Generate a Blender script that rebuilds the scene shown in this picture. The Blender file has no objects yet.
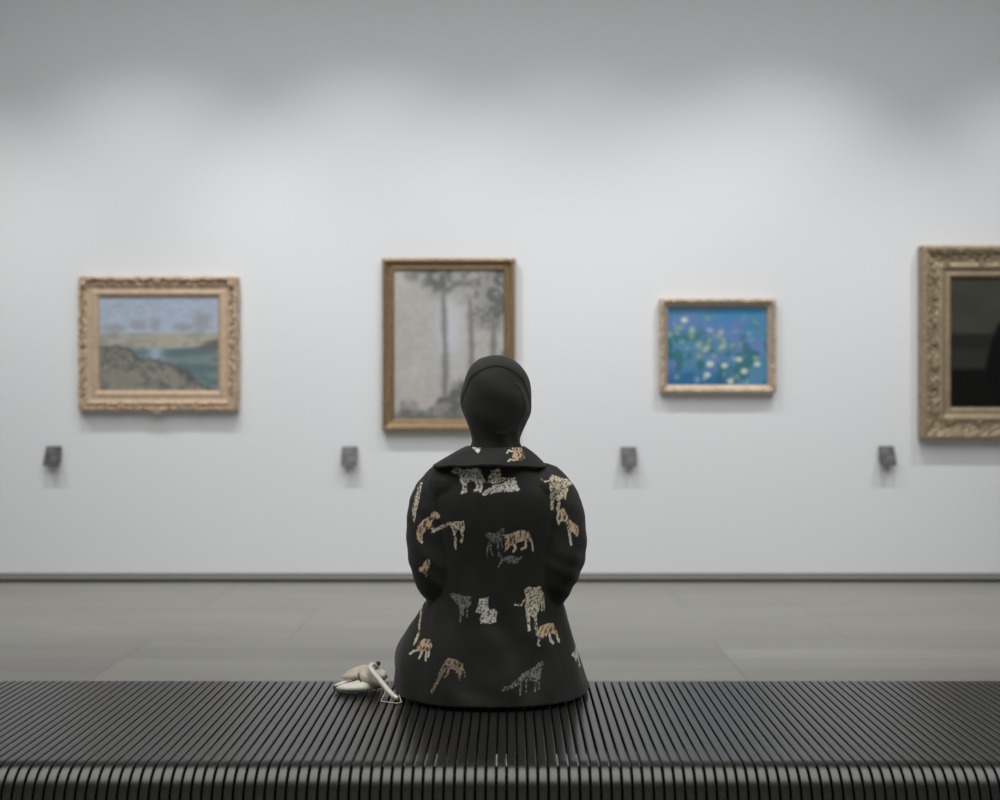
import bpy, bmesh, math, random
import numpy as np
from mathutils import Vector, Matrix

random.seed(7)
scene = bpy.context.scene
COL = scene.collection

# ------------------------------------------------------------------ camera
CAM_H = 1.13
WALL_Y = 7.00
SEAT_Z = 0.42
cam_d = bpy.data.cameras.new('camera')
cam = bpy.data.objects.new('camera', cam_d)
COL.objects.link(cam)
cam.location = (0, 0, CAM_H)
cam.rotation_euler = (math.pi / 2, 0, 0)
cam_d.sensor_width = 36.0
cam_d.lens = 39.6
cam_d.shift_x = -0.010
cam_d.shift_y = 0.005
cam_d.dof.use_dof = True
cam_d.dof.focus_distance = 2.62
cam_d.dof.aperture_fstop = 2.2
cam_d.clip_end = 60
scene.camera = cam

# ------------------------------------------------------------------ world, exposure
w = bpy.data.worlds.new('world')
scene.world = w
w.use_nodes = True
w.node_tree.nodes['Background'].inputs[0].default_value = (0.9, 0.95, 1.0, 1)
w.node_tree.nodes['Background'].inputs[1].default_value = 0.05
scene.view_settings.view_transform = 'Standard'
scene.view_settings.look = 'None'
scene.view_settings.gamma = 1.0
scene.view_settings.use_curve_mapping = False
scene.view_settings.exposure = 0.0
scene.cycles.use_denoising = True

# ------------------------------------------------------------------ lamps of the gallery and an added fill
def area(name, loc, rot, sx, sy, power, col=(1, 1, 1), spread=180):
    l = bpy.data.lights.new(name, 'AREA')
    l.shape = 'RECTANGLE'; l.size = sx; l.size_y = sy
    l.energy = power; l.color = col; l.spread = math.radians(spread)
    o = bpy.data.objects.new(name, l); COL.objects.link(o)
    o.location = loc; o.rotation_euler = rot
    return o

def spot(name, loc, target, power, angle=60, blend=0.9, radius=0.05, col=(1, 1, 1)):
    l = bpy.data.lights.new(name, 'SPOT')
    l.energy = power; l.spot_size = math.radians(angle); l.spot_blend = blend
    l.shadow_soft_size = radius; l.color = col
    o = bpy.data.objects.new(name, l); COL.objects.link(o)
    o.location = loc
    o.rotation_euler = (Vector(target) - Vector(loc)).to_track_quat('-Z', 'Y').to_euler()
    return o

# luminous ceiling panel over the seating and an added fill for ceiling bounce on the upper wall
area('ceiling_panel_light', (0, 1.75, 4.62), (0, 0, 0), 8.0, 3.9, 285, (1.0, 0.995, 0.985))
area('bounce_fill_light', (0, 4.4, 4.5), (math.radians(52), 0, 0), 8.0, 0.25, 16, (1.0, 1.0, 1.0), 100)
SPOTS = [((-3.95, 5.25, 4.35), (-3.95, WALL_Y, 0.10), 150),
         ((-2.30, 5.25, 4.35), (-2.35, WALL_Y, 0.10), 145),
         ((-1.30, 5.25, 4.35), (-0.50, WALL_Y, 0.10), 155),
         ((0.15, 5.25, 4.35), (0.60, WALL_Y, 0.10), 105),
         ((1.95, 5.25, 4.35), (1.40, WALL_Y, 0.10), 165),
         ((3.60, 5.25, 4.35), (3.50, WALL_Y, 0.10), 165)]
for i, (a, b, p) in enumerate(SPOTS):
    spot('track_spot_light', a, b, p * 1.0, 78, 1.0, 0.045, (1.0, 0.99, 0.98))

# ------------------------------------------------------------------ helpers
def s2l(c):
    c = np.asarray(c, dtype=float) / 255.0
    return np.where(c <= 0.04045, c / 12.92, ((c + 0.055) / 1.055) ** 2.4)

def mat(name, rgb, rough=0.5, metal=0.0, bump=0.0, bscale=200.0, sheen=0.0, coat=0.0,
        var=0.0, vscale=8.0, attr=None, spec=0.5):
    m = bpy.data.materials.new(name); m.use_nodes = True
    nt = m.node_tree; b = nt.nodes['Principled BSDF']
    lin = tuple(s2l(rgb)) + (1.0,)
    b.inputs['Base Color'].default_value = lin
    b.inputs['Roughness'].default_value = rough
    b.inputs['Metallic'].default_value = metal
    b.inputs['Specular IOR Level'].default_value = spec
    b.inputs['Sheen Weight'].default_value = sheen
    b.inputs['Sheen Roughness'].default_value = 0.5
    b.inputs['Coat Weight'].default_value = coat
    tc = nt.nodes.new('ShaderNodeTexCoord')
    if attr:
        a = nt.nodes.new('ShaderNodeVertexColor'); a.layer_name = attr
        nt.links.new(a.outputs['Color'], b.inputs['Base Color'])
    elif var > 0:
        n = nt.nodes.new('ShaderNodeTexNoise'); n.inputs['Scale'].default_value = vscale
        n.inputs['Detail'].default_value = 4
        nt.links.new(tc.outputs['Object'], n.inputs['Vector'])
        r = nt.nodes.new('ShaderNodeMapRange')
        r.inputs['From Min'].default_value = 0.3; r.inputs['From Max'].default_value = 0.7
        r.inputs['To Min'].default_value = 1 - var; r.inputs['To Max'].default_value = 1 + var
        nt.links.new(n.outputs['Fac'], r.inputs['Value'])
        mx = nt.nodes.new('ShaderNodeVectorMath'); mx.operation = 'SCALE'
        mx.inputs[0].default_value = lin[:3]
        nt.links.new(r.outputs['Result'], mx.inputs['Scale'])
        nt.links.new(mx.outputs['Vector'], b.inputs['Base Color'])
    if bump > 0:
        n = nt.nodes.new('ShaderNodeTexNoise'); n.inputs['Scale'].default_value = bscale
        n.inputs['Detail'].default_value = 3
        nt.links.new(tc.outputs['Object'], n.inputs['Vector'])
        bp = nt.nodes.new('ShaderNodeBump'); bp.inputs['Strength'].default_value = bump
        bp.inputs['Distance'].default_value = 0.002
        nt.links.new(n.outputs['Fac'], bp.inputs['Height'])
        nt.links.new(bp.outputs['Normal'], b.inputs['Normal'])
    return m

def link(name, me, m=None, parent=None, smooth=False):
    o = bpy.data.objects.new(name, me); COL.objects.link(o)
    if m is not None:
        me.materials.clear(); me.materials.append(m)
    if smooth:
        me.shade_smooth()
    if parent is not None:
        o.parent = parent
        o.matrix_parent_inverse = Matrix.Translation(parent.location).inverted()
    return o

def mesh_from(verts, faces, name='mesh'):
    me = bpy.data.meshes.new(name)
    me.from_pydata([tuple(v) for v in verts], [], faces)
    me.update()
    return me

def bm_mesh(bm, name='mesh'):
    bmesh.ops.recalc_face_normals(bm, faces=bm.faces[:])
    me = bpy.data.meshes.new(name); bm.to_mesh(me); bm.free(); return me

def empty(name, loc, label=None, cat=None, group=None):
    o = bpy.data.objects.new(name, None); COL.objects.link(o)
    o.location = loc; o.empty_display_size = 0.1
    tag(o, label, cat, group)
    return o

def tag(o, label=None, cat=None, group=None, kind=None):
    if label: o['label'] = label
    if cat: o['category'] = cat
    if group: o['group'] = group
    if kind: o['kind'] = kind
    return o

def add_box(bm, x0, x1, y0, y1, z0, z1, bevel=0.0):
    vs = [bm.verts.new((x, y, z)) for x in (x0, x1) for y in (y0, y1) for z in (z0, z1)]
    idx = [(0, 1, 3, 2), (4, 6, 7, 5), (0, 4, 5, 1), (2, 3, 7, 6), (0, 2, 6, 4), (1, 5, 7, 3)]
    fs = [bm.faces.new([vs[i] for i in f]) for f in idx]
    if bevel > 0:
        es = list({e for f in fs for e in f.edges})
        bmesh.ops.bevel(bm, geom=es, offset=bevel, segments=2, affect='EDGES', profile=0.5)

def loft(bm, rings, closed_ends=True):
    """rings: list of lists of points, all the same length; skins them into a closed body"""
    R = [[bm.verts.new(p) for p in r] for r in rings]
    n = len(R[0])
    for a, b in zip(R[:-1], R[1:]):
        for i in range(n):
            j = (i + 1) % n
            bm.faces.new((a[i], a[j], b[j], b[i]))
    if closed_ends:
        bm.faces.new(list(reversed(R[0]))); bm.faces.new(R[-1])
    return R

def super_ring(cx, cy, z, rx, ry, e=2.0, n=48):
    pts = []
    for i in range(n):
        a = 2 * math.pi * i / n
        c, s = math.cos(a), math.sin(a)
        pts.append((cx + rx * math.copysign(abs(c) ** (2 / e), c), cy + ry * math.copysign(abs(s) ** (2 / e), s), z))
    return pts

def interp_rings(keys, m):
    """smooth resampling of parameter rows"""
    keys = np.array(keys, float); t = np.arange(len(keys)); q = np.linspace(0, len(keys) - 1, m)
    out = np.empty((m, keys.shape[1]))
    P = np.vstack([2 * keys[0] - keys[1], keys, 2 * keys[-1] - keys[-2]])
    for k, u in enumerate(q):
        i = min(int(u), len(keys) - 2); f = u - i
        p0, p1, p2, p3 = P[i], P[i + 1], P[i + 2], P[i + 3]
        out[k] = 0.5 * ((2 * p1) + (-p0 + p2) * f + (2 * p0 - 5 * p1 + 4 * p2 - p3) * f ** 2 + (-p0 + 3 * p1 - 3 * p2 + p3) * f ** 3)
    return out

def tube(bm, pts, radii, n=16, smooth_m=None, caps=True, flat=1.0):
    """round tube along points with rounded ends; radii per point"""
    arr = np.array([list(p) + [r] for p, r in zip(pts, radii)], float)
    if smooth_m: arr = interp_rings(arr, smooth_m)
    P = [Vector(a[:3]) for a in arr]; R = [a[3] for a in arr]
    up = Vector((0, 0, 1))
    t0 = (P[1] - P[0]).normalized()
    if abs(t0.dot(up)) > 0.95: up = Vector((0, 1, 0))
    nrm = t0.cross(up).normalized()
    rings = []
    def ring(c, t, nn, r):
        b = t.cross(nn).normalized()
        return [c + nn * (math.cos(2 * math.pi * i / n) * r) + b * (math.sin(2 * math.pi * i / n) * r * flat) for i in range(n)]
    for i, p in enumerate(P):
        t = ((P[min(i + 1, len(P) - 1)] - P[max(i - 1, 0)])).normalized()
        nrm = (nrm - t * nrm.dot(t)).normalized()
        if i == 0 and caps:
            for k in (0.97, 0.75, 0.4):
                rings.append(ring(p - t * R[0] * k, t, nrm, R[0] * math.sqrt(1 - k * k)))
        rings.append(ring(p, t, nrm, R[i]))
        if i == len(P) - 1 and caps:
            for k in (0.4, 0.75, 0.97):
                rings.append(ring(p + t * R[i] * k, t, nrm, R[i] * math.sqrt(1 - k * k)))
    loft(bm, rings)

def ball(bm, c, rx, ry, rz, rot=None, seg=20, rings=12):
    M = Matrix.Translation(c) @ (rot.to_4x4() if rot else Matrix.Identity(4)) @ Matrix.Diagonal((rx, ry, rz, 1))
    bmesh.ops.create_uvsphere(bm, u_segments=seg, v_segments=rings, radius=1.0, matrix=M)

def fused(bm, voxel, smooth=6, factor=0.5):
    """turn overlapping closed pieces into ONE continuous surface"""
    me = bm_mesh(bm)
    o = bpy.data.objects.new('fuse', me); COL.objects.link(o)
    r = o.modifiers.new('r', 'REMESH'); r.mode = 'VOXEL'; r.voxel_size = voxel
    s = o.modifiers.new('s', 'SMOOTH'); s.iterations = smooth; s.factor = factor
    dg = bpy.context.evaluated_depsgraph_get(); dg.update()
    out = bpy.data.meshes.new_from_object(o.evaluated_get(dg))
    bpy.data.objects.remove(o); bpy.data.meshes.remove(me)
    return out

def apply_mods(o):
    dg = bpy.context.evaluated_depsgraph_get(); dg.update()
    out = bpy.data.meshes.new_from_object(o.evaluated_get(dg))
    o.modifiers.clear(); o.data = out
    return o

def get_co(me):
    a = np.empty(len(me.vertices) * 3, np.float32); me.vertices.foreach_get('co', a); return a.reshape(-1, 3)
def get_no(me):
    a = np.empty(len(me.vertices) * 3, np.float32); me.vertices.foreach_get('normal', a); return a.reshape(-1, 3)
def set_co(me, a):
    me.vertices.foreach_set('co', np.ascontiguousarray(a, dtype=np.float32).ravel()); me.update()
def set_colors(me, rgb, name='Col'):
    ca = me.color_attributes.new(name, 'FLOAT_COLOR', 'POINT')
    a = np.ones((len(me.vertices), 4), np.float32); a[:, :3] = rgb
    ca.data.foreach_set('color', a.ravel())

# hashed lattice noise in numpy
def _h(ix, iy, iz, seed):
    n = (ix.astype(np.int64) * 374761393 + iy.astype(np.int64) * 668265263 + iz.astype(np.int64) * 2147483647 + seed * 974634777) & 0xffffffff
    n = ((n ^ (n >> 13)) * 1274126177) & 0xffffffff
    n = (n ^ (n >> 16)) & 0xffffffff
    return n / 4294967295.0
def noise3(x, y, z, seed=0):
    x = np.asarray(x, float); y = np.asarray(y, float) + 0 * x; z = np.asarray(z, float) + 0 * x
    ix, iy, iz = np.floor(x), np.floor(y), np.floor(z)
    fx, fy, fz = x - ix, y - iy, z - iz
    ux, uy, uz = [f * f * (3 - 2 * f) for f in (fx, fy, fz)]
    r = 0
    for dx in (0, 1):
        for dy in (0, 1):
            for dz in (0, 1):
                wgt = (ux if dx else 1 - ux) * (uy if dy else 1 - uy) * (uz if dz else 1 - uz)
                r = r + wgt * _h(ix + dx, iy + dy, iz + dz, seed)
    return r
def noise2(x, y, seed=0): return noise3(x, y, 0.0, seed)
def fbm(x, y, z=0.0, seed=0, oct=4):
    a, s, t = 0.5, 0.0, 0.0
    for k in range(oct):
        s = s + a * noise3(np.asarray(x) * 2 ** k, np.asarray(y) * 2 ** k, np.asarray(z) * 2 ** k, seed + k * 13); t += a; a *= 0.5
    return s / t
def sstep(a, b, x):
    t = np.clip((x - a) / (b - a), 0, 1); return t * t * (3 - 2 * t)

# ------------------------------------------------------------------ materials
M = {}
M['wall'] = mat('gallery_wall_paint', (225, 227, 230), 0.85, bump=0.05, bscale=300, spec=0.2)
M['room'] = mat('gallery_room_paint', (165, 165, 163), 0.9, spec=0.2)
M['ceiling'] = mat('ceiling_paint', (95, 95, 93), 0.9, spec=0.2)
M['void'] = mat('shadow_gap_black', (12, 12, 12), 0.9)
M['skirting'] = mat('brushed_skirting', (150, 150, 147), 0.45, metal=0.1)
M['slat'] = mat('black_lacquered_slat', (31, 31, 29), 0.29, bump=0.04, bscale=400, var=0.08, vscale=30, spec=0.85)
M['rail'] = mat('bench_rail', (20, 20, 20), 0.6)
M['cloth'] = mat('black_headscarf_cloth', (47, 47, 43), 0.85, sheen=0.10, bump=0.25, bscale=900, spec=0.2)
M['coat'] = mat('printed_coat_cloth', (30, 30, 28), 0.75, sheen=0.12, bump=0.15, bscale=700, spec=0.25, attr='Col')
M['skin'] = mat('skin', (176, 132, 108), 0.55)
M['trouser'] = mat('black_trouser_cloth', (24, 24, 24), 0.85, spec=0.2)
M['shoe'] = mat('black_shoe_leather', (22, 21, 20), 0.4)
M['gold_tan'] = mat('tan_gilding', (192, 169, 144), 0.55, metal=0.15, var=0.12, vscale=25)
M['gold_dark'] = mat('old_gold_gilding', (148, 126, 96), 0.36, metal=0.6, var=0.18, vscale=40)
M['gold_brown'] = mat('bronze_gilding', (190, 172, 150), 0.42, metal=0.35, var=0.15, vscale=35)
M['gold_grey'] = mat('dusty_gilding', (158, 142, 116), 0.45, metal=0.35, var=0.2, vscale=30)
M['canvas'] = mat('painted_canvas', (128, 128, 128), 0.75, attr='Col', bump=0.1, bscale=400, spec=0.15)
M['varnish'] = mat('varnished_canvas', (128, 128, 128), 0.30, attr='Col', spec=0.4)
M['label'] = mat('dark_label_plate', (50, 52, 52), 0.45)
M['label_side'] = mat('label_bracket', (88, 90, 88), 0.5)
M['label_text'] = mat('label_print', (150, 152, 150), 0.6)
M['bag'] = mat('ivory_leather', (226, 222, 208), 0.35, bump=0.1, bscale=300)
M['bag_beige'] = mat('beige_leather', (198, 188, 168), 0.42, bump=0.15, bscale=250)
M['bag_dark'] = mat('dark_edge_paint', (36, 33, 28), 0.4)
M['stud'] = mat('polished_stud', (226, 220, 202), 0.25, metal=0.3)

# ------------------------------------------------------------------ room
X0, X1, Y0, Y1, ZC = -7.0, 7.0, -4.5, WALL_Y, 4.7

def struct(name, me, m, smooth=False):
    o = link(name, me, m, None, smooth); o['kind'] = 'structure'; return o

# floor: long stone slabs, each cut into four strips, laid with staggered joints
def floor_mat():
    m = bpy.data.materials.new('stone_strip_floor'); m.use_nodes = True
    nt = m.node_tree; N = nt.nodes; L = nt.links; b = N['Principled BSDF']
    tc = N.new('ShaderNodeTexCoord'); sp = N.new('ShaderNodeSeparateXYZ'); L.new(tc.outputs['Object'], sp.inputs[0])
    def mth(op, a, bb=None, c=None):
        n = N.new('ShaderNodeMath'); n.operation = op
        for i, v in enumerate((a, bb, c)):
            if v is None: continue
            if isinstance(v, (int, float)): n.inputs[i].default_value = v
            else: L.new(v, n.inputs[i])
        return n.outputs[0]
    yy = mth('DIVIDE', mth('SUBTRACT', sp.outputs['Y'], 4.483), 0.2075)
    row = mth('FLOOR', yy); fy = mth('FRACT', yy)
    grp = mth('FLOOR', mth('DIVIDE', row, 4.0))
    # every other course is shifted along the wall
    off = mth('MULTIPLY', mth('FLOORED_MODULO', grp, 2.0), 0.66)
    xx = mth('DIVIDE', mth('SUBTRACT', mth('SUBTRACT', sp.outputs['X'], -1.726), off), 2.70)
    colm = mth('FLOOR', xx); fx = mth('FRACT', xx)
    cv = N.new('ShaderNodeCombineXYZ'); L.new(row, cv.inputs[0]); L.new(colm, cv.inputs[1])
    wn = N.new('ShaderNodeTexWhiteNoise'); wn.noise_dimensions = '3D'; L.new(cv.outputs[0], wn.inputs['Vector'])
    near = mth('LESS_THAN', mth('ABSOLUTE', mth('SUBTRACT', row, 1.5)), 2.0)      # narrow-strip course; the rest is laid in even slabs
    vamp = mth('MULTIPLY_ADD', near, 0.26, 0.06)
    tone = mth('ADD', 1.0, mth('MULTIPLY', mth('SUBTRACT', wn.outputs['Value'], 0.5), vamp))
    nz = N.new('ShaderNodeTexNoise'); nz.inputs['Scale'].default_value = 2.2; nz.inputs['Detail'].default_value = 6
    mp = N.new('ShaderNodeMapping'); mp.inputs['Scale'].default_value = (0.5, 2.5, 1)
    L.new(tc.outputs['Object'], mp.inputs[0]); L.new(mp.outputs[0], nz.inputs['Vector'])
    tone = mth('MULTIPLY', tone, mth('MULTIPLY_ADD', nz.outputs['Fac'], 0.30, 0.85))
    jy = mth('LESS_THAN', mth('MINIMUM', fy, mth('SUBTRACT', 1.0, fy)), 0.016)
    jx = mth('LESS_THAN', mth('MINIMUM', fx, mth('SUBTRACT', 1.0, fx)), 0.0018)
    j = mth('MAXIMUM', mth('MULTIPLY', jy, mth('MULTIPLY_ADD', near, 0.24, 0.08)), mth('MULTIPLY', jx, 0.22))
    tone = mth('MULTIPLY', tone, mth('SUBTRACT', 1.0, j))
    sc = N.new('ShaderNodeVectorMath'); sc.operation = 'SCALE'
    sc.inputs[0].default_value = tuple(s2l((143, 142, 136))); L.new(tone, sc.inputs['Scale'])
    L.new(sc.outputs[0], b.inputs['Base Color'])
    b.inputs['Roughness'].default_value = 0.42
    b.inputs['Specular IOR Level'].default_value = 0.3
    return m
bm = bmesh.new(); add_box(bm, X0, X1, Y0, Y1 + 0.1, -0.10, 0.0)
struct('floor', bm_mesh(bm), floor_mat())
bm = bmesh.new(); add_box(bm, X0, X1, WALL_Y, WALL_Y + 0.2, 0.058, ZC)
struct('wall_back', bm_mesh(bm), M['wall'])
bm = bmesh.new(); add_box(bm, X0, X1, WALL_Y + 0.035, WALL_Y + 0.2, 0.0, 0.058)
struct('trim_1', bm_mesh(bm), M['void'])
bm = bmesh.new(); add_box(bm, X0, X1, WALL_Y + 0.002, WALL_Y + 0.035, 0.020, 0.049, 0.001)
struct('baseboard_back', bm_mesh(bm), M['skirting'])
bm = bmesh.new(); add_box(bm, X0 - 0.2, X0, Y0, Y1 + 0.2, -0.1, ZC)
struct('wall_left', bm_mesh(bm), M['room'])
bm = bmesh.new(); add_box(bm, X1, X1 + 0.2, Y0, Y1 + 0.2, -0.1, ZC)
struct('wall_right', bm_mesh(bm), M['room'])
bm = bmesh.new(); add_box(bm, X0, X1, Y0 - 0.2, Y0, -0.1, ZC)
struct('wall_front', bm_mesh(bm), M['wall'])
bm = bmesh.new(); add_box(bm, X0 - 0.2, X1 + 0.2, Y0 - 0.2, Y1 + 0.2, ZC, ZC + 0.15)
struct('ceiling', bm_mesh(bm), M['ceiling'])

# ------------------------------------------------------------------ bench
PITCH = 0.02045
SLAT_W = 0.0172
R_ROLL = 0.066
YN, YF = 2.198, 2.826           # flat part of the seat between these
bench = empty('slatted_bench', (0, (YN + YF) / 2, 0),
              'long black slatted museum bench with rounded edges, the person sitting on it', 'bench')
def bench_path(inset=0.0, n=12):
    r = R_ROLL - inset; pts = []
    for i in range(n + 1):                       # near roll, bottom to top
        a = math.pi * i / n
        pts.append((YN - r * math.sin(a), SEAT_Z - R_ROLL - r * math.cos(a)))
    for f in (0.006, 0.02, 0.2, 0.5, 0.8, 0.98, 0.994):
        pts.append((YN + (YF - YN) * f, SEAT_Z - inset))
    for i in range(n + 1):
        a = math.pi * i / n
        pts.append((YF + r * math.sin(a), SEAT_Z - R_ROLL + r * math.cos(a)))
    return pts
def slat_mesh():
    bm = bmesh.new()
    outer = bench_path(0.0, 14); inner = bench_path(0.014, 14)
    # rounded long edges: cross-section of the strip, (x, inset 0..1 from outer)
    h = SLAT_W / 2; c = 0.0026
    sec = [(-h, 0.012), (-h, c), (-h + c * 0.35, c * 0.35), (-h + c, 0.0), (h - c, 0.0), (h - c * 0.35, c * 0.35), (h, c), (h, 0.012)]
    rings = []
    for (x, d) in sec:
        f = d / 0.014
        rings.append([(x, o[0] + (i[0] - o[0]) * f, o[1] + (i[1] - o[1]) * f) for o, i in zip(outer, inner)])
    R = [[bm.verts.new(p) for p in r] for r in rings]
    ns, npt = len(R), len(R[0])
    for a in range(ns):
        b2 = (a + 1) % ns
        for i in range(npt - 1):
            bm.faces.new((R[a][i], R[a][i + 1], R[b2][i + 1], R[b2][i]))
    bm.faces.new([R[a][0] for a in range(ns)]); bm.faces.new([R[a][-1] for a in reversed(range(ns))])
    me = bm_mesh(bm, 'slat')
    for p in me.polygons: p.use_smooth = True
    return me
sm = slat_mesh()
_o = bpy.data.objects.new('t', sm); COL.objects.link(_o)
_w = _o.modifiers.new('w', 'WEIGHTED_NORMAL'); _w.weight = 100; _w.mode = 'FACE_AREA'; _w.keep_sharp = False
apply_mods(_o); sm = _o.data; bpy.data.objects.remove(_o)
sm.materials.append(M['slat'])
NS = 150
first_x = 0.157 - PITCH * 75    # gap phase read off the seat beside the sitter
xs = [first_x + PITCH * (k + 0.5) for k in range(-10, NS + 10)]
xs.sort(key=lambda v: abs(v + 0.02))
for x in xs[:100]:
    o = bpy.data.objects.new('slat', sm); COL.objects.link(o)
    o.parent = bench; o.location = (x, -bench.location.y, 0)
bm = bmesh.new()
for x in xs[100:]:
    t = bmesh.new(); t.from_mesh(sm); bmesh.ops.translate(t, verts=t.verts[:], vec=(x, 0, 0))
    tmp = bpy.data.meshes.new('t'); t.to_mesh(tmp); t.free(); bm.from_mesh(tmp); bpy.data.meshes.remove(tmp)
me = bm_mesh(bm); so = link('slat', me, M['slat'], bench, True); so['kind'] = 'stuff'
BX0, BX1 = min(xs) - PITCH / 2, max(xs) + PITCH / 2
for (y0, y1, z0, z1) in ((YN - 0.03, YN + 0.03, 0.325, 0.400), (YF - 0.03, YF + 0.03, 0.325, 0.400), (2.47, 2.53, 0.345, 0.404)):
    bm = bmesh.new(); add_box(bm, BX0, BX1, y0, y1, z0, z1, 0.004); link('rail', bm_mesh(bm), M['rail'], bench)
for x in (-1.35, -0.45, 0.45, 1.35):
    bm = bmesh.new()
    rings = []
    for (z, hw, y0, y1) in ((0.0, 0.03, 2.28, 2.72), (0.015, 0.03, 2.28, 2.72), (0.02, 0.018, 2.33, 2.67), (0.20, 0.018, 2.33, 2.67), (0.31, 0.022, 2.20, 2.80), (0.326, 0.022, 2.20, 2.80)):
        rings.append([(x - hw, y0, z), (x + hw, y0, z), (x + hw, y1, z), (x - hw, y1, z)])
    loft(bm, rings); link('leg', bm_mesh(bm), M['rail'], bench)

# ------------------------------------------------------------------ framed pictures
PXM = WALL_Y / 1100.0
def wx(px): return (px - 510) * PXM
def wz(py): return CAM_H - (py - 405) * PXM

def frame_mesh(W, H, prof, orn, step=0.006):
    """ring of carved moulding. prof: (inset, height) rows from outer back to inner back. orn(side,a,L,t,h)->(dh, dout)"""
    prof = np.array(prof, float)
    # densify the profile
    q = []
    for a, b in zip(prof[:-1], prof[1:]):
        k = max(1, int(np.linalg.norm(b - a) / 0.0045))
        for i in range(k): q.append(a + (b - a) * i / k)
    q.append(prof[-1]); q = np.array(q)
    verts = []; faces = []
    nP = len(q)
    for side in range(4):
        L = W if side % 2 == 0 else H
        D = H if side % 2 == 0 else W
        nA = int(L / step)
        base = len(verts)
        for i in range(nA + 1):
            u = i / nA * 2 - 1
            t = q[:, 0]; h = q[:, 1].copy()
            a = u * (L / 2 - t)
            corner = np.clip((1 - abs(u)) * L / 2 / 0.02, 0, 1)
            dh, do = orn(side, a, L, t, h)
            mask = (h > 0.004)
            h2 = h + dh * mask * corner + 0
            tt = t - do * mask * corner
            o = D / 2 - tt
            for k in range(nP):
                if side == 0: x, z = a[k], -o[k]
                elif side == 1: x, z = o[k], a[k]
                elif side == 2: x, z = -a[k], o[k]
                else: x, z = -o[k], -a[k]
                verts.append((x, -h2[k], z))
        for i in range(nA):
            for k in range(nP):
                k2 = (k + 1) % nP
                v0 = base + i * nP + k; v1 = base + i * nP + k2
                v2 = base + (i + 1) * nP + k2; v3 = base + (i + 1) * nP + k
                faces.append((v0, v3, v2, v1))
    me = mesh_from(verts, faces)
    bm = bmesh.new(); bm.from_mesh(me); bpy.data.meshes.remove(me)
    bmesh.ops.remove_doubles(bm, verts=bm.verts[:], dist=0.0004)
    return bm_mesh(bm)

def canvas_mesh(W, H, paint, y, res=0.0032):
    nx, nz = int(W / res), int(H / res)
    u = np.linspace(0, 1, nx + 1); v = np.linspace(0, 1, nz + 1)
    U, V = np.meshgrid(u, v)                       # V = 0 at the bottom
    col = paint(U, 1 - V)                          # painters get y downward
    n = (nx + 1) * (nz + 1)
    verts = np.stack([(U - 0.5) * W, np.full_like(U, y), (V - 0.5) * H], -1).reshape(-1, 3).tolist()
    faces = []
    for j in range(nz):
        for i in range(nx):
            a = j * (nx + 1) + i
            faces.append((a, a + 1, a + nx + 2, a + nx + 1))
    # give the stretcher its thickness: side walls and a back
    b0 = len(verts); d = 0.018
    cs = [0, nx, n - 1, n - 1 - nx]
    for c in cs: verts.append([verts[c][0], y + d, verts[c][2]])
    bottom = list(range(0, nx + 1)); top = list(range(n - 1 - nx, n))
    left = list(range(0, n, nx + 1)); right = list(range(nx, n, nx + 1))
    faces.append(tuple(reversed(bottom)) + (b0, b0 + 1))
    faces.append(tuple(top) + (b0 + 2, b0 + 3))
    faces.append(tuple(left) + (b0 + 3, b0))
    faces.append(tuple(reversed(right)) + (b0 + 1, b0 + 2))
    faces.append((b0, b0 + 3, b0 + 2, b0 + 1))
    me = mesh_from(verts, faces)
    allc = np.concatenate([s2l(col.reshape(-1, 3)), np.full((4, 3), 0.25)])
    set_colors(me, allc)
    return me

def leafy(bm, c, size, n, spread, base_ang, depth=0.02):
    """a carved acanthus cluster: lobes fanning out from a point, lying on the frame"""
    for k in range(n):
        a = base_ang + (k - (n - 1) / 2) * spread
        ln = size * (1.0 - 0.22 * abs(k - (n - 1) / 2) / max(1, (n - 1) / 2))
        rot = Matrix.Rotation(-a, 3, 'Y') @ Matrix.Rotation(0.28, 3, 'Z')
        off = Vector((math.cos(a), 0, math.sin(a))) * ln * 0.5
        ball(bm, Vector(c) + off - Vector((0, depth * 0.3, 0)), ln * 0.52, depth * 0.55, size * 0.15, Matrix.Rotation(-a, 3, 'Y'), 14, 8)
        tip = Vector((math.cos(a), 0, math.sin(a))) * ln * 0.95
        ball(bm, Vector(c) + tip - Vector((0, depth * 0.45, 0)), size * 0.13, depth * 0.5, size * 0.13, None, 10, 6)
    ball(bm, Vector(c) - Vector((0, depth * 0.5, 0)), size * 0.2, depth * 0.6, size * 0.2, None, 14, 8)

def mixc(base, col, m):
    return base * (1 - m[..., None]) + np.array(col, float) * m[..., None]

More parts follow.
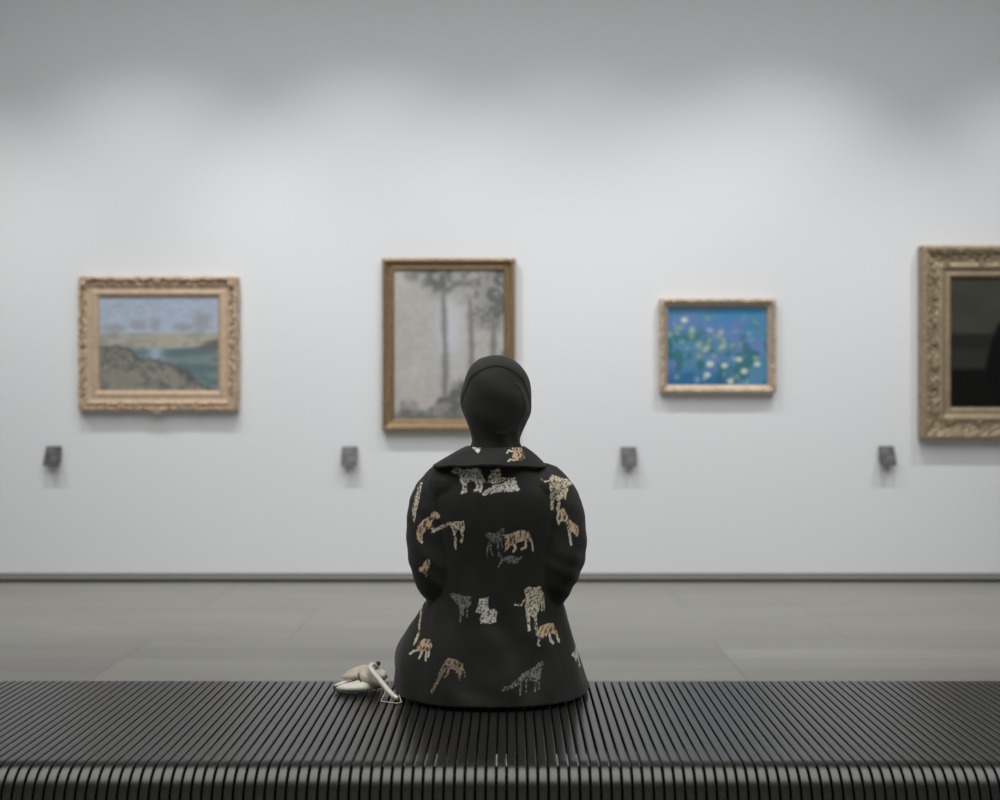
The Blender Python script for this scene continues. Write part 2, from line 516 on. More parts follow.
# --- canvases (plain stand-ins in the photographed colours)
def paint_river(u, v):
    st = fbm(u * 26, v * 60, 0, 3, 3)
    c = np.ones(u.shape + (3,)) * np.array((166, 177, 194.)) + (st[..., None] - 0.5) * 34
    c = mixc(c, (172, 186, 205), sstep(0.14, 0.34, v) * 0.6)
    n = fbm(u * 6, v * 4, 0, 9, 4)
    # low pale bank
    edge = 0.37 + 0.03 * (n - 0.5)
    bank = sstep(edge, edge + 0.03, v)
    c = mixc(c, (160, 158, 150), bank)
    c = c + ((fbm(u * 22, v * 30, 0, 61, 3) - 0.5) * 46)[..., None] * bank[..., None]
    c = mixc(c, (176, 172, 154), bank * sstep(0.55, 0.62, n) * 0.6)
    # hedge on the skyline
    hz = np.zeros_like(u)
    for (cx, cy, rx, ry) in ((0.12, 0.33, 0.12, 0.05), (0.33, 0.30, 0.08, 0.07), (0.47, 0.29, 0.06, 0.08), (0.86, 0.27, 0.10, 0.12), (0.70, 0.32, 0.09, 0.06)):
        d = ((u - cx) / rx) ** 2 + ((v - cy) / ry) ** 2 + (fbm(u * 30, v * 30, 0, 12, 2) - 0.5) * 1.4
        hz = np.maximum(hz, 1 - sstep(0.0, 1.6, d))
    c = mixc(c, (140, 142, 142), hz * 0.6)
    # water
    shore = 0.53 + 0.02 * (n - 0.5)
    wat = sstep(shore, shore + 0.03, v)
    c = mixc(c, (120, 136, 138), wat)
    c = mixc(c, (94, 114, 118), wat * sstep(0.5, 0.6, fbm(u * 5, v * 30, 0, 31, 3)) * 0.8)
    c = mixc(c, (170, 182, 202), wat * np.exp(-((u - 0.47) / 0.07) ** 2) * (1 - sstep(0.6, 0.85, v)) * 0.8)
    # near bank, left
    lim = 0.52 + 0.58 * np.clip(u - 0.10, 0, 2) ** 1.3 + 0.20 * (n - 0.5) + 0.05 * (fbm(u * 24, v * 24, 0, 62, 2) - 0.5)
    near = sstep(lim, lim + 0.05, v)
    g = fbm(u * 40, v * 30, 0, 44, 3)
    gc = np.ones(u.shape + (3,)) * np.array((122, 122, 116.)) + (g[..., None] - 0.5) * 70
    gc = mixc(gc, (146, 144, 130), sstep(0.55, 0.65, fbm(u * 7, v * 6, 0, 51, 3)) * 0.7)
    c = c * (1 - near[..., None]) + gc * near[..., None]
    c = mixc(c, (84, 84, 80), np.exp(-((v - lim - 0.02) / 0.022) ** 2) * 0.7)
    c = mixc(c, (104, 104, 102), sstep(0.55, 0.40, v) * 0 + sstep(0.80, 0.95, u + (v - 0.5) * 1.4) * sstep(0.42, 0.48, v) * (1 - sstep(0.54, 0.58, v)))
    return np.clip(c, 20, 235)

def paint_mist(u, v):
    n = fbm(u * 5, v * 6, 0, 71, 4); f = fbm(u * 34, v * 44, 0, 75, 3)
    c = np.ones(u.shape + (3,)) * np.array((176, 173, 170.)) + (f[..., None] - 0.5) * 18 + (n[..., None] - 0.5) * 20
    c = mixc(c, (196, 200, 210), np.exp(-((u - 0.50) / 0.13) ** 2 - ((v - 0.40) / 0.22) ** 2) * 0.8)
    q = fbm(u * 16, v * 22, 0, 82, 4); q2 = fbm(u * 7 + 3, v * 9, 0, 83, 4)
    crown = np.zeros_like(u)
    for (cx, cy, rx, ry, k) in ((0.42, 0.06, 0.20, 0.16, 0.7), (0.62, 0.10, 0.16, 0.14, 0.55), (0.92, 0.14, 0.24, 0.30, 0.85), (0.76, 0.30, 0.12, 0.12, 0.6), (0.18, 0.02, 0.12, 0.07, 0.5)):
        d = ((u - cx) / rx) ** 2 + ((v - cy) / ry) ** 2
        crown = np.maximum(crown, k * (1 - sstep(0.0, 1.25, d)) * 1.0)
    dark = crown * (0.50 + 0.9 * sstep(0.42, 0.60, q))
    for (cx, wd, a0, a1, lean) in ((0.46, 0.020, 0.08, 0.86, 0.03), (0.90, 0.024, 0.20, 0.72, -0.04), (0.70, 0.018, 0.20, 0.72, 0.02)):
        xx = cx + lean * (v - 0.5) + 0.012 * (fbm(v * 14, 0 * v, 0, 91, 2) - 0.5) * 2
        wd2 = wd * (0.7 + 1.2 * fbm(u * 3, v * 26, 0, 92, 2))
        dark = np.maximum(dark, np.exp(-((u - xx) / wd2) ** 2) * sstep(a0 - 0.05, a0 + 0.03, v) * (1 - sstep(a1, a1 + 0.05, v)) * 0.75)
    hill = 0.92 - 0.34 * sstep(0.15, 1.0, u) + 0.30 * (q2 - 0.5)
    dark = np.maximum(dark, sstep(hill - 0.02, hill + 0.08, v) * (0.55 + 0.5 * sstep(0.40, 0.58, q)))
    c = mixc(c, (92, 94, 93), np.clip(dark, 0, 1) * 0.85)
    c = mixc(c, (118, 122, 120), sstep(0.92, 0.99, v) * 0.6)
    return np.clip(c, 20, 235)

def paint_blue(u, v):
    n = fbm(u * 5, v * 4, 0, 111, 4)
    c = np.ones(u.shape + (3,)) * np.array((86, 134, 168.))
    c = mixc(c, (106, 128, 184), sstep(0.5, 0.66, fbm(u * 4, v * 4, 0, 113, 3)) * 0.8)
    c = mixc(c, (70, 134, 180), (1 - sstep(0.3, 0.5, fbm(u * 5 + 9, v * 4, 0, 115, 3))) * 0.8)
    c = mixc(c, (50, 110, 110), sstep(0.5, 0.62, fbm(u * 9, v * 8, 0, 117, 3)) * sstep(0.15, 0.5, v) * 0.75)
    c = mixc(c, (36, 84, 140), sstep(0.7, 1.0, v) * 0.6 * (1 - sstep(0.5, 0.8, u)))
    rnd = random.Random(4)
    for k in range(46):
        cx = rnd.random() * 0.96 + 0.02; cy = 0.08 + 0.88 * rnd.random()
        if rnd.random() < 0.5: cy = 0.25 + 0.45 * cx * rnd.random() + 0.25 * rnd.random()
        rx, ry = 0.018 + 0.022 * rnd.random(), 0.020 + 0.028 * rnd.random(); an = rnd.random() * 3.1
        dx, dy = (u - cx), (v - cy) * 0.73
        p = (dx * math.cos(an) + dy * math.sin(an)) / rx; q = (-dx * math.sin(an) + dy * math.cos(an)) / (ry * 0.6)
        m = np.exp(-(p * p + q * q) ** 1.3)
        cc = rnd.choice([(176, 196, 176), (152, 180, 156), (196, 206, 190), (134, 166, 130), (166, 168, 142)])
        c = mixc(c, cc, m * (0.55 + 0.4 * rnd.random()))
    for (cx, cy) in ((0.72, 0.67), (0.90, 0.73), (0.57, 0.75), (0.43, 0.73), (0.40, 0.87), (0.77, 0.82), (0.63, 0.95), (0.17, 0.17)):
        m = np.exp(-(((u - cx) / 0.035) ** 2 + ((v - cy) / 0.035) ** 2 + (n - 0.5) * 1.5) ** 2)
        c = mixc(c, (222, 228, 205), m * 0.85)
    return np.clip(c, 20, 240)

def paint_dark(u, v):
    n = fbm(u * 6, v * 6, 0, 131, 4)
    c = np.ones(u.shape + (3,)) * np.array((64, 64, 58.)) + (n[..., None] - 0.5) * 22
    c = mixc(c, (30, 30, 28), sstep(0.41, 0.45, v) * 0.8)
    c = mixc(c, (52, 52, 48), sstep(0.53, 0.57, v) * 0.7)
    c = mixc(c, (12, 12, 11), sstep(0.68, 0.73, v))
    blk = 1 - sstep(0.8, 1.1, ((u - 0.22) / 0.11) ** 2 + ((v - 0.75) / 0.48) ** 2 + (n - 0.5) * 0.5)
    c = mixc(c, (10, 10, 10), blk)
    return np.clip(c, 6, 235)

def orn_foliage(amp, outer, seed, freq=26.0, band=(0.0, 1.0)):
    def f(side, a, L, t, h):
        am = np.abs(a)
        w0 = sstep(band[0] - 0.006, band[0] + 0.004, t) * (1 - sstep(band[1] - 0.004, band[1] + 0.006, t))
        ph = am * freq + np.sin(t * 190 + am * 9) * 1.2
        leaf = np.abs(np.sin(ph)) ** 0.7 * 0.7 + 0.5 * np.sin(ph * 2.7 + t * 260) ** 2 - 0.55
        nz = fbm(am * 70, t * 90, 0 * t + side * 0, seed, 3) - 0.5
        dh = amp * (leaf + 1.5 * nz) * w0
        sc = outer * (np.abs(np.sin(am * freq * 0.55)) + 0.7 * (fbm(am * 40, 0 * t, 0, seed + 5, 2) - 0.5))
        return dh, sc * (1 - sstep(0.010, 0.03, t))
    return f

def orn_lattice(amp, seed, freq, band):
    def f(side, a, L, t, h):
        w0 = sstep(band[0] - 0.003, band[0] + 0.003, t) * (1 - sstep(band[1] - 0.003, band[1] + 0.003, t))
        d = np.sin(a * freq + t * freq * 1.1) * np.sin(a * freq - t * freq * 1.1)
        nz = fbm(a * 90, t * 90, 0, seed, 2) - 0.5
        return amp * (d + nz) * w0, amp * 0.5 * nz * (1 - sstep(0.004, 0.02, t))
    return f

def picture(px0, px1, py0, py1, prof, orn, gm, ci, paint, cm, canvas_y, label, ornaments=None, liner=None):
    """px.. outer edge read from the photograph at the wall's distance; ci = canvas inset"""
    W = (px1 - px0) * PXM * 0.990; H = (py1 - py0) * PXM * 0.990
    cx = wx((px0 + px1) / 2) * 0.993; cz = CAM_H + (wz((py0 + py1) / 2) - CAM_H) * 0.993
    root = empty('framed_painting', (cx, WALL_Y, cz), label, 'painting')
    T = Matrix.Translation((cx, WALL_Y - 0.0015, cz))
    def put(name, me, m, sm=True):
        me.transform(T); return link(name, me, m, root, sm)
    put('frame', frame_mesh(W, H, prof, orn), gm)
    cW, cH = W - 2 * ci, H - 2 * ci
    if isinstance(canvas_y, tuple): canvas_y = canvas_y[0]
    put('canvas', canvas_mesh(cW, cH, paint, -canvas_y), cm, False)
    if liner:
        (t0, t1, h0, h1, lm) = liner
        put('slip_frame', frame_mesh(W - 2 * t0, H - 2 * t0, [(0, 0.004), (0, h0), (0.004, h0 + 0.002), (t1 - t0 - 0.003, h1), (t1 - t0, h1 - 0.003), (t1 - t0, 0.004)],
            lambda s, a, L, t, h: (0 * t, 0 * t), 0.02), lm)
    if ornaments:
        for (u, v, ang, size, n, spread, dep) in ornaments:
            bm = bmesh.new()
            hw, hh = W / 2, H / 2
            leafy(bm, (u * hw, -dep, v * hh), size, n, spread, ang)
            put('carved_ornament', bm_mesh(bm), gm)
    return root

PI = math.pi
# 1: broad tan frame, carved rim, river landscape
prof1 = [(0.0, 0.0), (0.0, 0.030), (0.006, 0.052), (0.016, 0.068), (0.024, 0.066), (0.030, 0.044), (0.036, 0.042), (0.042, 0.058), (0.052, 0.056), (0.066, 0.047),
         (0.082, 0.045), (0.100, 0.050), (0.108, 0.052), (0.114, 0.046), (0.122, 0.040), (0.128, 0.034), (0.132, 0.022), (0.132, 0.0)]
orns = []
for sx in (-1, 1):
    for sz in (-1, 1):
        orns.append((sx * 0.90, sz * 0.885, math.atan2(sz, sx), 0.050, 5, 0.50, 0.060))
orns += [(0, -0.955, -PI / 2, 0.046, 5, 0.55, 0.058), (0, 0.92, PI / 2, 0.034, 5, 0.6, 0.060), (-0.93, 0, PI, 0.034, 5, 0.6, 0.060), (0.93, 0, 0, 0.034, 5, 0.6, 0.060),
         (-0.5, -0.95, -PI / 2, 0.030, 3, 0.6, 0.058), (0.5, -0.95, -PI / 2, 0.030, 3, 0.6, 0.058)]
picture(78, 238, 276.5, 411, prof1, orn_foliage(0.020, 0.005, 5, 30.0, (0.006, 0.052)), M['gold_tan'], 0.126, paint_river, M['canvas'], 0.030,
        'broad tan carved frame around a small blue and grey river landscape, leftmost on the wall', orns)

# 2: tall narrow gold frame, misty trees
prof2 = [(0.0, 0.0), (0.0, 0.052), (0.005, 0.066), (0.014, 0.072), (0.024, 0.066), (0.030, 0.052), (0.040, 0.042), (0.052, 0.036),
         (0.058, 0.040), (0.066, 0.038), (0.072, 0.028), (0.076, 0.018), (0.076, 0.0)]
picture(382, 515.5, 258, 431, prof2, orn_lattice(0.007, 15, 150.0, (0.003, 0.050)), M['gold_dark'], 0.070, paint_mist, M['canvas'], 0.022,
        'tall gold framed picture of pale misty trees, partly behind the seated person\'s head')

# 3: small bronze frame, blue picture
prof3 = [(0.0, 0.0), (0.0, 0.050), (0.006, 0.064), (0.016, 0.070), (0.026, 0.062), (0.030, 0.050), (0.036, 0.044), (0.044, 0.046), (0.050, 0.036), (0.054, 0.018), (0.054, 0.0)]
picture(660, 776, 298.5, 393, prof3, orn_foliage(0.011, 0.003, 25, 60.0, (0.002, 0.030)), M['gold_brown'], 0.049, paint_blue, M['canvas'], 0.024,
        'small bronze framed picture of bright blue and green dabs, right of the seated person')

# 4: large stepped frame cut by the right edge, dark picture
prof4 = [(0.0, 0.0), (0.0, 0.060), (0.006, 0.082), (0.016, 0.088), (0.028, 0.086), (0.040, 0.076), (0.056, 0.060), (0.074, 0.050), (0.096, 0.044),
         (0.110, 0.046), (0.118, 0.058), (0.130, 0.062), (0.142, 0.058), (0.150, 0.046), (0.166, 0.042), (0.182, 0.046), (0.192, 0.040), (0.200, 0.026), (0.204, 0.014), (0.204, 0.0)]
o4 = []
for k in range(-5, 6):
    o4.append((k * 0.17, -0.80, -PI / 2 + (0.5 if k % 2 else -0.5), 0.040, 4, 0.5, 0.050))
    o4.append((k * 0.17, 0.80, PI / 2 + (0.5 if k % 2 else -0.5), 0.040, 4, 0.5, 0.050))
for k in range(-3, 4):
    o4.append((-0.915, k * 0.23, PI + (0.6 if k % 2 else -0.6), 0.040, 4, 0.5, 0.050))
    o4.append((0.915, k * 0.23, (0.6 if k % 2 else -0.6), 0.040, 4, 0.5, 0.050))
picture(920, 1290, 245.5, 439.5, prof4, orn_foliage(0.018, 0.002, 35, 42.0, (0.034, 0.112)), M['gold_grey'], 0.198, paint_dark, M['varnish'], 0.020,
        'large stepped antique gold frame around a nearly black picture, cut by the right edge', o4)

# ------------------------------------------------------------------ wall labels
def wall_label(px, py_top, py_bot, label, seed):
    """reading-desk label: slanted plate on a wedge bracket, print on the plate"""
    Wd = 0.098; Hh = (py_bot - py_top) * PXM * 0.985; dp = 0.058
    cx = wx(px) * 0.996; zt = wz(py_top)
    root = empty('wall_label', (cx, WALL_Y, zt - Hh / 2), label, 'label', 'slanted dark labels on the wall')
    yt, yb = WALL_Y - 0.012, WALL_Y - 0.012 - dp
    # plate
    bm = bmesh.new()
    n = Vector((0, -Hh, dp)).normalized(); th = 0.005
    P = []
    for (y, z) in ((yt, zt), (yb, zt - Hh)):
        for s in (-1, 1):
            P.append(Vector((cx + s * Wd / 2, y, z)))
    vs = [bm.verts.new(p) for p in P] + [bm.verts.new(p - n * th) for p in P]
    for f in ((0, 1, 3, 2), (4, 6, 7, 5), (0, 4, 5, 1), (2, 3, 7, 6), (0, 2, 6, 4), (1, 5, 7, 3)):
        bm.faces.new([vs[i] for i in f])
    bmesh.ops.bevel(bm, geom=bm.edges[:], offset=0.0012, segments=1, affect='EDGES')
    link('plate', bm_mesh(bm), M['label'], root)
    # bracket: triangular wedge behind the plate
    bm = bmesh.new(); rings = []
    for s in (-1, 1):
        x = cx + s * Wd * 0.42
        rings.append([(x, WALL_Y - 0.0005, zt - 0.004), (x, yt + 0.002, zt - 0.006), (x, yb + 0.006, zt - Hh - 0.001), (x, WALL_Y - 0.0005, zt - Hh + 0.022)])
    loft(bm, rings); link('bracket', bm_mesh(bm), M['label_side'], root)
    # print: a heading and a few lines, far too small to read
    rnd = random.Random(seed)
    down = Vector((0, -dp, -Hh)).normalized(); o0 = Vector((cx, yt, zt)) + n * 0.0006
    ln = math.hypot(dp, Hh)
    rows = [(0.10, 0.004, 0.5, -0.35), (0.17, 0.004, 0.42, -0.35), (0.27, 0.0025, 0.7, -0.40), (0.33, 0.0025, 0.62, -0.40), (0.50, 0.0028, 0.55, -0.10),
            (0.56, 0.0028, 0.5, -0.10), (0.62, 0.0028, 0.53, -0.10), (0.68, 0.0028, 0.36, -0.05), (0.84, 0.0025, 0.6, -0.35)]
    for (part, lo, hi) in (('printed_heading', 0.0, 0.4), ('printed_lines', 0.4, 1.0)):
      bm = bmesh.new()
      for (r, hgt, wd, xs0) in rows:
        if not lo <= r < hi: continue
        x = xs0 * Wd; xe = min(xs0 * Wd + wd * Wd * (0.85 + 0.3 * rnd.random()), Wd * 0.44)
        while x < xe:
            wl = 0.004 + 0.009 * rnd.random(); x2 = min(x + wl, xe)
            a = o0 + down * (r * ln); b2 = a + down * hgt
            q = [Vector((cx + x, a.y, a.z)), Vector((cx + x2, a.y, a.z)), Vector((cx + x2, b2.y, b2.z)), Vector((cx + x, b2.y, b2.z))]
            v4 = [bm.verts.new(p - Vector((cx, 0, 0)) + Vector((cx, 0, 0)) - Vector((0, 0, 0))) for p in q]
            bm.faces.new(v4); x = x2 + 0.003
      me = bpy.data.meshes.new('print'); bm.to_mesh(me); bm.free()
      link(part, me, M['label_text'], root)
wall_label(53.0, 446, 465.5, 'small dark slanted wall label below left of the tan carved frame, leftmost label', 1)
wall_label(349.5, 446.5, 465.5, 'small dark slanted wall label between the tan frame and the misty tree picture', 2)
wall_label(628.7, 447, 466, 'small dark slanted wall label below left of the blue picture', 3)
wall_label(887.0, 446, 465, 'small dark slanted wall label between the blue picture and the black picture', 4)

# ------------------------------------------------------------------ the person
PY = 2.67; SX = -0.033
person = empty('person', (SX, 2.75, SEAT_Z), 'person seen from behind in black headscarf and big cat print coat, sitting on bench', 'person')

# body: one continuous skin surface
bm = bmesh.new()
hc = Vector((SX, 2.675, 1.135))
rings = []
for row in interp_rings([(1.008, .020, .026, .045), (1.020, .036, .045, .026), (1.045, .052, .068, .014), (1.075, .062, .080, .006), (1.105, .068, .087, 0.0), (1.140, .072, .091, -.002),
                         (1.175, .071, .090, -.004), (1.205, .060, .078, -.006), (1.225, .038, .050, -.008), (1.234, .010, .014, -.008)], 30):
    rings.append(super_ring(SX, hc.y + row[3], row[0], max(row[1], .004), max(row[2], .004), 2.15, 32))
loft(bm, rings)
fy = hc.y + 0.088
ball(bm, (SX, fy - .002, 1.098), .011, .020, .012)              # nose tip
tube(bm, [(SX, fy - .008, 1.135), (SX, fy + .006, 1.102)], [.007, .010], 12)
ball(bm, (SX, fy - .010, 1.066), .021, .013, .006)              # upper lip
ball(bm, (SX, fy - .012, 1.058), .018, .013, .006)              # lower lip
ball(bm, (SX, fy - .020, 1.030), .018, .018, .014)              # chin
for s in (-1, 1):
    ball(bm, (SX + s * .031, fy - .026, 1.140), .024, .014, .008)   # brow ridge
    ball(bm, (SX + s * .036, fy - .034, 1.096), .017, .017, .017)   # cheek
    ball(bm, (SX + s * .069, hc.y - .005, 1.115), .007, .016, .026) # ear
tube(bm, [(SX, 2.665, 1.08), (SX, 2.665, 1.02), (SX, 2.668, .97)], [.050, .048, .060], 20)
rings = []
for row in interp_rings([(.50, .135, .090, 2.73), (.56, .152, .105, 2.73), (.64, .130, .095, 2.71), (.74, .120, .090, 2.70), (.84, .140, .098, 2.69), (.91, .150, .090, 2.68), (.955, .110, .070, 2.675), (.985, .055, .050, 2.67)], 24):
    rings.append(super_ring(SX, row[3], row[0], row[1], row[2], 2.3, 36))
loft(bm, rings)
hand_t = {}
for s in (-1, 1):
    sh = Vector((SX + s * .135, 2.68, .915)); el = Vector((SX + s * .148, 2.665, .69)); wr = Vector((SX + s * .075, 2.895, .615))
    tube(bm, [sh, sh.lerp(el, .5), el, el.lerp(wr, .5), wr], [.045, .040, .034, .031, .023], 16)
    hp = Vector((SX + s * .062, 2.93, .606))
    # thighs, shins, feet
    hip = Vector((SX + s * .080, 2.74, .505)); kn = Vector((SX + s * .085, 3.13, .500)); an = Vector((SX + s * .085, 3.14, .090))
    tube(bm, [hip, hip.lerp(kn, .5), kn, kn.lerp(an, .35), kn.lerp(an, .75), an], [.066, .060, .048, .044, .036, .033], 16)
    tube(bm, [an + Vector((0, -.02, -.035)), an + Vector((0, .06, -.045)), an + Vector((0, .15, -.060))], [.030, .030, .020], 14)
    # hands: palm, four fingers of different lengths, thumb leaving the side of the palm
    pm = Vector((SX + s * .048, 2.960, .598))
    ball(bm, pm, .036, .046, .015)
    tube(bm, [wr, hp, pm], [.023, .024, .020], 12)
    for k, ln in enumerate((.052, .062, .068, .060)):
        off = (k - 1.5) * .0178
        b0 = pm + Vector((off, .036, .002)); dx = -s * .010 + off * .15
        tube(bm, [b0, b0 + Vector((dx, ln * .45, .006)), b0 + Vector((dx * 1.6, ln * .85, -.004)), b0 + Vector((dx * 1.8, ln * 1.15, -.016))], [.0086, .0082, .0076, .0066], 10)
    tb = pm + Vector((-s * .026, -.008, .004))
    tube(bm, [tb, tb + Vector((-s * .020, .020, .004)), tb + Vector((-s * .026, .046, -.002))], [.0115, .0098, .0082], 10)
body = fused(bm, 0.0042, 4)
link('body', body, M['skin'], person, True)
for s in (-1, 1):
    bm = bmesh.new(); ball(bm, (SX + s * .031, fy - .0165, 1.122), .0135, .0085, .0068); link('eye', bm_mesh(bm), mat('eye_dark', (52, 40, 34), 0.25), person, True)
    bm = bmesh.new(); tube(bm, [(SX + s * .016, fy - .012, 1.147), (SX + s * .032, fy - .0135, 1.152), (SX + s * .050, fy - .024, 1.146)], [.0022, .0028, .0016], 8); link('eyebrow', bm_mesh(bm), M['bag_dark'], person, True)

# trousers and shoes
bm = bmesh.new()
for s in (-1, 1):
    tube(bm, [(SX + s * .085, 3.02, .50), (SX + s * .085, 3.12, .492), (SX + s * .086, 3.152, .42), (SX + s * .088, 3.150, .26), (SX + s * .090, 3.150, .115)], [.078, .070, .066, .064, .068], 24, 20)
link('trousers', fused(bm, 0.006, 4), M['trouser'], person, True)
for s in (-1, 1):
    bm = bmesh.new(); x = SX + s * .088
    rings = []
    for (y, hw, h) in ((3.085, .020, .045), (3.092, .032, .070), (3.12, .038, .088), (3.16, .038, .082), (3.20, .041, .062), (3.25, .045, .046), (3.29, .042, .036), (3.315, .028, .026), (3.322, .012, .016)):
        rings.append([(x + hw * math.cos(a), y, .001 + max(0.0, h * (0.5 + 0.5 * math.sin(a)) if math.sin(a) > -0.6 else 0.0)) for a in [2 * PI * i / 20 for i in range(20)]])
    loft(bm, rings); sh = link('shoe', bm_mesh(bm), M['shoe'], person, True)

# ------- coat
bm = bmesh.new()
tor = [(.430, -.045, 2.752, .242, .216), (.47, -.050, 2.750, .238, .206), (.52, -.055, 2.745, .228, .188), (.57, -.051, 2.735, .207, .168), (.62, -.043, 2.725, .182, .148),
       (.68, -.035, 2.710, .160, .130), (.76, -.033, 2.700, .152, .122), (.85, -.033, 2.690, .160, .122), (.91, -.034, 2.682, .160, .113), (.950, -.035, 2.675, .135, .095), (.980, -.036, 2.668, .100, .080), (1.005, -.034, 2.664, .066, .066)]
rings = [super_ring(r[1], r[2], r[0], r[3], r[4], 2.35, 64) for r in interp_rings(tor, 44)]
loft(bm, rings)
LA = [(-.152, 2.680, .929, .064), (-.180, 2.680, .882, .068), (-.189, 2.672, .800, .064), (-.181, 2.668, .740, .062), (-.160, 2.690, .682, .056), (-.135, 2.780, .645, .050), (-.100, 2.885, .618, .040)]
RA = [(.080, 2.680, .926, .063), (.110, 2.680, .878, .068), (.122, 2.672, .800, .065), (.114, 2.668, .740, .063), (.088, 2.690, .678, .055), (.066, 2.780, .645, .050), (.034, 2.885, .618, .040)]
for A in (LA, RA):
    tube(bm, [a[:3] for a in A], [a[3] for a in A], 28, 30)
ball(bm, (-.128, 2.675, .935), .085, .080, .060); ball(bm, (.058, 2.675, .928), .085, .080, .058)
for s in (-1, 1):
    tube(bm, [(SX + s * .085, 2.78, .505), (SX + s * .085, 2.98, .505), (SX + s * .085, 3.10, .500), (SX + s * .088, 3.165, .455), (SX + s * .09, 3.175, .36), (SX + s * .092, 3.172, .27)], [.080, .088, .084, .080, .082, .090], 24, 26)
rings = [super_ring(SX, y, 0, 0, 0) for y in ()]
bm2 = bm
# cloth spanning the lap
add_box(bm, SX - .085, SX + .085, 2.80, 3.12, .47, .572)
coat = fused(bm, 0.0019, 16, 0.6)
co = get_co(coat); no = get_no(coat)
x, y, z = co[:, 0], co[:, 1], co[:, 2]
ww = sstep(.43, .47, z) * (1 - sstep(.96, 1.0, z))
# folds: drag lines running down from the shoulders, wrapping the elbow, and spreading at the seat
f1 = np.sin((x - SX) * 46 + 2.2 * (fbm(x * 6, y * 6, z * 4, 201, 3) - 0.5) * 6 + z * 5) * (1 - sstep(.60, .80, z))
f2 = (fbm(x * 11, y * 11, z * 6, 210, 3) - 0.5) * 2
arm = sstep(.10, .14, np.abs(x - SX)) * sstep(.62, .66, z)
f3 = np.sin(z * 120 + (x - SX) * 70 + 5 * (fbm(x * 9, y * 9, z * 9, 220, 2))) * arm * (0.5 + 0.5 * (1 - sstep(.70, .86, z)))
disp = 0.0032 * f1 + 0.0060 * f2 + 0.0012 * f3
co = co + no * (disp * ww)[:, None]
co[:, 2] = np.where(y < 2.99, np.maximum(co[:, 2], SEAT_Z + 0.0015), co[:, 2])
set_co(coat, co)

